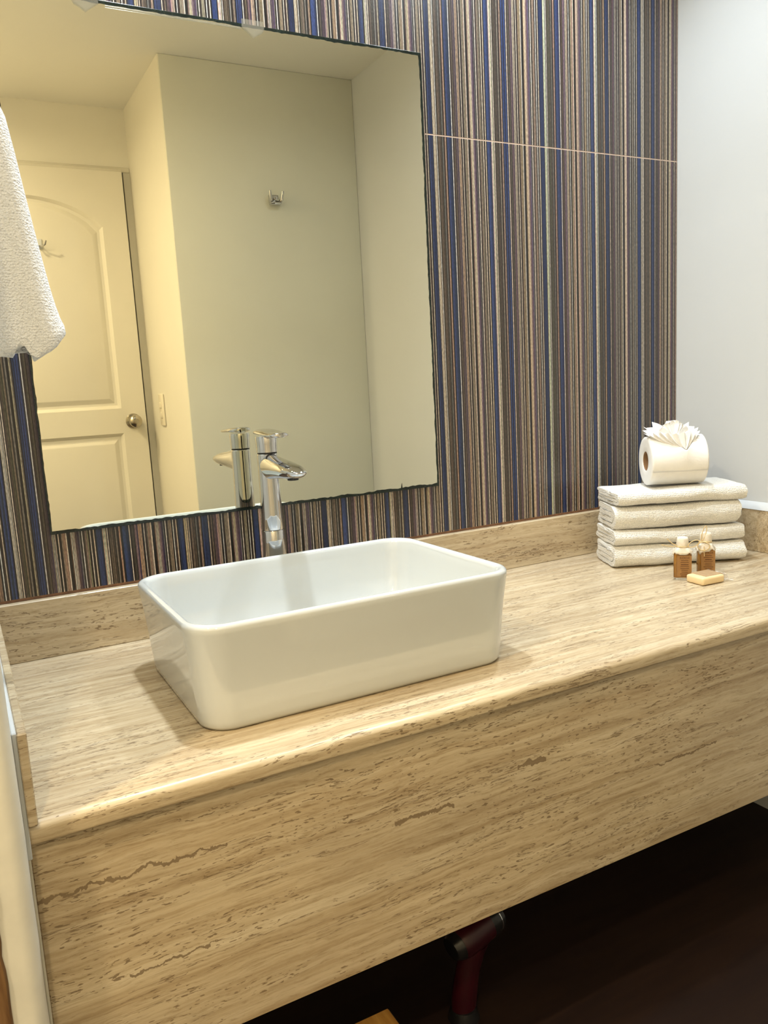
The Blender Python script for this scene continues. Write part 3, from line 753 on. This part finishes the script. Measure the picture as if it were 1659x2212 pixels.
# ------------------------------------------------------------------ door with arched panel
door = thing('door_1', None, None, ((DX0 + DX1) / 2, YD + 0.034, FLOOR)); struct(door)
DW = (DX1 - DX0) / 2
def Zd(z): return z - FLOOR
def panel_outline(x0, x1, z0, z1, arch, inset, n=16):
    x0 += inset; x1 -= inset; z0 += inset; z1 -= inset
    P = [(x0, z0), (x1, z0)]
    if arch:
        zs = z1 - arch + inset * 0.15
        for i in range(n + 1):
            u = i / n; x = x1 + (x0 - x1) * u; P.append((x, zs + arch * (1 - (2 * u - 1) ** 2) ** 0.75 if 0 < u < 1 else zs))
    else: P += [(x1, z1), (x0, z1)]
    return P
def door_leaf():
    b = bmesh.new()
    yf = 0.0
    pans = [(-0.305, 0.305, Zd(0.362), Zd(1.222), 0.112), (-0.305, 0.305, 0.16, Zd(0.256), 0.0)]
    outer = [(-DW + 0.002, 0.008), (DW - 0.002, 0.008), (DW - 0.002, Zd(DZ)), (-DW + 0.002, Zd(DZ))]
    # face with holes by triangle fill
    edges = []
    def loop(P, y): 
        vs = [b.verts.new((x, y, z)) for x, z in P]
        es = [b.edges.new((vs[i], vs[(i + 1) % len(vs)])) for i in range(len(vs))]
        return vs, es
    vo, eo = loop(outer, yf); edges += eo; loops = []
    for p in pans:
        v, e_ = loop(panel_outline(*p, 0.0), yf); edges += e_; loops.append((v, p))
    bmesh.ops.triangle_fill(b, use_beauty=True, use_dissolve=False, edges=edges)
    for v, p in loops:
        prev = v
        for ins, dep in ((0.004, -0.003), (0.013, -0.013), (0.024, -0.014), (0.040, -0.0055), (0.046, -0.004)):
            cur = [b.verts.new((x, yf + dep, z)) for x, z in panel_outline(*p, ins)]
            for i in range(len(cur)):
                j = (i + 1) % len(cur); b.faces.new((prev[i], prev[j], cur[j], cur[i]))
            prev = cur
        b.faces.new(prev)
    vb = [b.verts.new((x, yf - 0.040, z)) for x, z in outer]
    for i in range(4):
        j = (i + 1) % 4; b.faces.new((vo[i], vo[j], vb[j], vb[i]))
    b.faces.new(vb[::-1])
    return frombm('door_leaf', b, M['door_paint'], door, True, 18)
door_leaf()
mesh('top_bevel', [(sx * (DW - 0.002), y, Zd(DZ) + z) for sx in (-1, 1) for y, z in ((0.0, 0.0002), (-0.011, 0.0125), (-0.011, 0.0002))], [(0, 1, 2), (3, 5, 4), (0, 3, 4, 1), (1, 4, 5, 2), (2, 5, 3, 0)], M['door_paint'], door)
kx, kz = 0.670 - (DX0 + DX1) / 2, Zd(0.305)
kn = lathe('door_knob', [(0.0325, 0.0), (0.0325, 0.004), (0.029, 0.008), (0.013, 0.011), (0.012, 0.022), (0.020, 0.030), (0.0265, 0.040), (0.0275, 0.050), (0.025, 0.060), (0.018, 0.066), (0.010, 0.0675), (0.0095, 0.066), (0.001, 0.066)], M['nickel'], door, 36)
xform(kn, Matrix.Translation((kx, 0.0, kz)) @ Matrix.Rotation(-PI / 2, 4, 'X'))
lp = box('latch_plate', (DW - 0.0018, DW + 0.0004), (-0.030, -0.006), (kz - 0.03, kz + 0.03), M['nickel'], door)
dh = thing('door_hook', 'small white double hook on the arched panel of the door', 'hook', (0.372, YD + 0.0300, 1.034))
box('hook_plate', (-0.012, 0.012), (0.0, 0.005), (-0.020, 0.020), M['paint_white'], dh, bevel=0.002)
for s in (-1, 1): tube('hook_prong', [(0.002 * s, 0.004, -0.008), (0.010 * s, 0.022, -0.012), (0.020 * s, 0.036, -0.006), (0.024 * s, 0.042, 0.008)], 0.0035, M['chrome'], dh, 10)

# light switch on the recess side wall
sw = thing('light_switch', 'ivory two-button light switch plate on the wall beside the door', 'switch', (XS - 0.0007, -2.055, 0.348), PI / 2)
box('switch_plate', (-0.036, 0.036), (0.0, 0.0075), (-0.066, 0.066), M['switch'], sw, bevel=0.003)
for z in (0.020, -0.022): box('rocker', (-0.011, 0.011), (0.006, 0.0125), (z - 0.012, z + 0.012), M['switch'], sw, bevel=0.002)

# chrome robe hook on the rear wall
rh = thing('robe_hook', 'chrome forked robe hook on the bare wall seen in the mirror', 'hook', (1.157, YW + 0.0005, 1.125))
b_ = box('hook_base', (-0.020, 0.020), (0.0, 0.010), (-0.022, 0.012), M['chrome'], rh, bevel=0.004)
for s in (-1, 1):
    tube('hook_prong', [(0.012 * s, 0.006, -0.014), (0.016 * s, 0.022, -0.018), (0.022 * s, 0.034, -0.010), (0.026 * s, 0.040, 0.020)], 0.0065, M['chrome'], rh, 12, [1, 1, 1, 0.7])
box('hook_cup', (-0.022, 0.022), (0.008, 0.034), (-0.028, -0.018), M['chrome'], rh, bevel=0.004)
lathe_o = lathe('hook_post', [(0.007, 0.0), (0.007, 0.020), (0.009, 0.024), (0.004, 0.027)], M['chrome'], rh, 20)
xform(lathe_o, Matrix.Translation((0, 0.008, -0.003)) @ Matrix.Rotation(-PI / 2, 4, 'X'))

# ceiling downlights plus the added fill lamp: trim ring and glowing lens
ceil = bpy.data.objects['ceiling']
for x, y, w, col, spd in LAMPS:
    t = lathe('downlight_or_fill_trim', [(0.060, CEIL - 0.0002), (0.060, CEIL - 0.004), (0.050, CEIL - 0.008), (0.046, CEIL - 0.006), (0.046, CEIL - 0.0002)], M['paint_white'], ceil, 40, (x, y), caps=(False, False))
    lathe('downlight_or_fill_lens', [(0.046, CEIL - 0.0010), (0.046, CEIL - 0.0040), (0.03, CEIL - 0.0055), (0.001, CEIL - 0.006)], emis('lens_glow', col, 6.0), t, 32, (x, y))

# ------------------------------------------------------------------ under the counter
st = thing('wooden_stool', 'low orange bamboo stool on the floor under the counter', 'stool', (0.305, -0.575, FLOOR))
for k in range(4): box('seat_slat', (-0.114 + 0.0577 * k, -0.114 + 0.0577 * k + 0.0565), (-0.105, 0.104), (0.118, 0.136), M['bamboo'], st, bevel=0.002, seg=1)
for sx in (-1, 1):
    for sy in (-1, 1): box('leg', (0.095 * sx - 0.012, 0.095 * sx + 0.012), (0.085 * sy - 0.012, 0.085 * sy + 0.012), (0.0, 0.1178), M['bamboo'], st, bevel=0.002, seg=1)
hd = thing('hair_dryer', 'dark red and black hair dryer standing on the floor under the counter', 'hair dryer', (0.583, -0.415, FLOOR), 0)
grip = []
for z, r, x in ((0.0, 0.024, 0), (0.004, 0.026, 0), (0.014, 0.023, 0.0), (0.022, 0.0205, 0.001)): grip.append(circ(r, z, 28, (x, 0)))
loft('handle_end', grip, M['black_plastic'], hd)
loft('handle', [[(x + r * 1.05 * math.cos(a), 0.85 * r * math.sin(a), z) for a in [2 * PI * i / 28 for i in range(28)]] for z, r, x in ((0.0222, 0.020, 0.001), (0.05, 0.021, 0.004), (0.08, 0.020, 0.010), (0.105, 0.021, 0.018), (0.125, 0.024, 0.026))], M['red_plastic'], hd)
def barrel(name, prof, ma):
    o = lathe(name, prof, ma, hd, 32); xform(o, Matrix.Translation((0.012, 0, 0.141)) @ Matrix.Rotation(math.radians(8), 4, 'Z') @ Matrix.Rotation(math.radians(80), 4, 'Y')); return o
barrel('barrel', [(0.024, -0.020), (0.027, -0.012), (0.0275, 0.010), (0.0265, 0.040)], M['red_plastic'])
barrel('nozzle', [(0.0262, 0.0402), (0.0268, 0.046), (0.0250, 0.062), (0.0235, 0.066), (0.0220, 0.064), (0.021, 0.045)], M['black_plastic'])
barrel('nozzle_ring', [(0.0258, 0.0560), (0.0266, 0.0565), (0.0264, 0.0580), (0.0256, 0.0585)], M['chrome'])
barrel('rear_cap', [(0.010, -0.036), (0.018, -0.034), (0.023, -0.026), (0.0245, -0.0205)], M['black_plastic'])
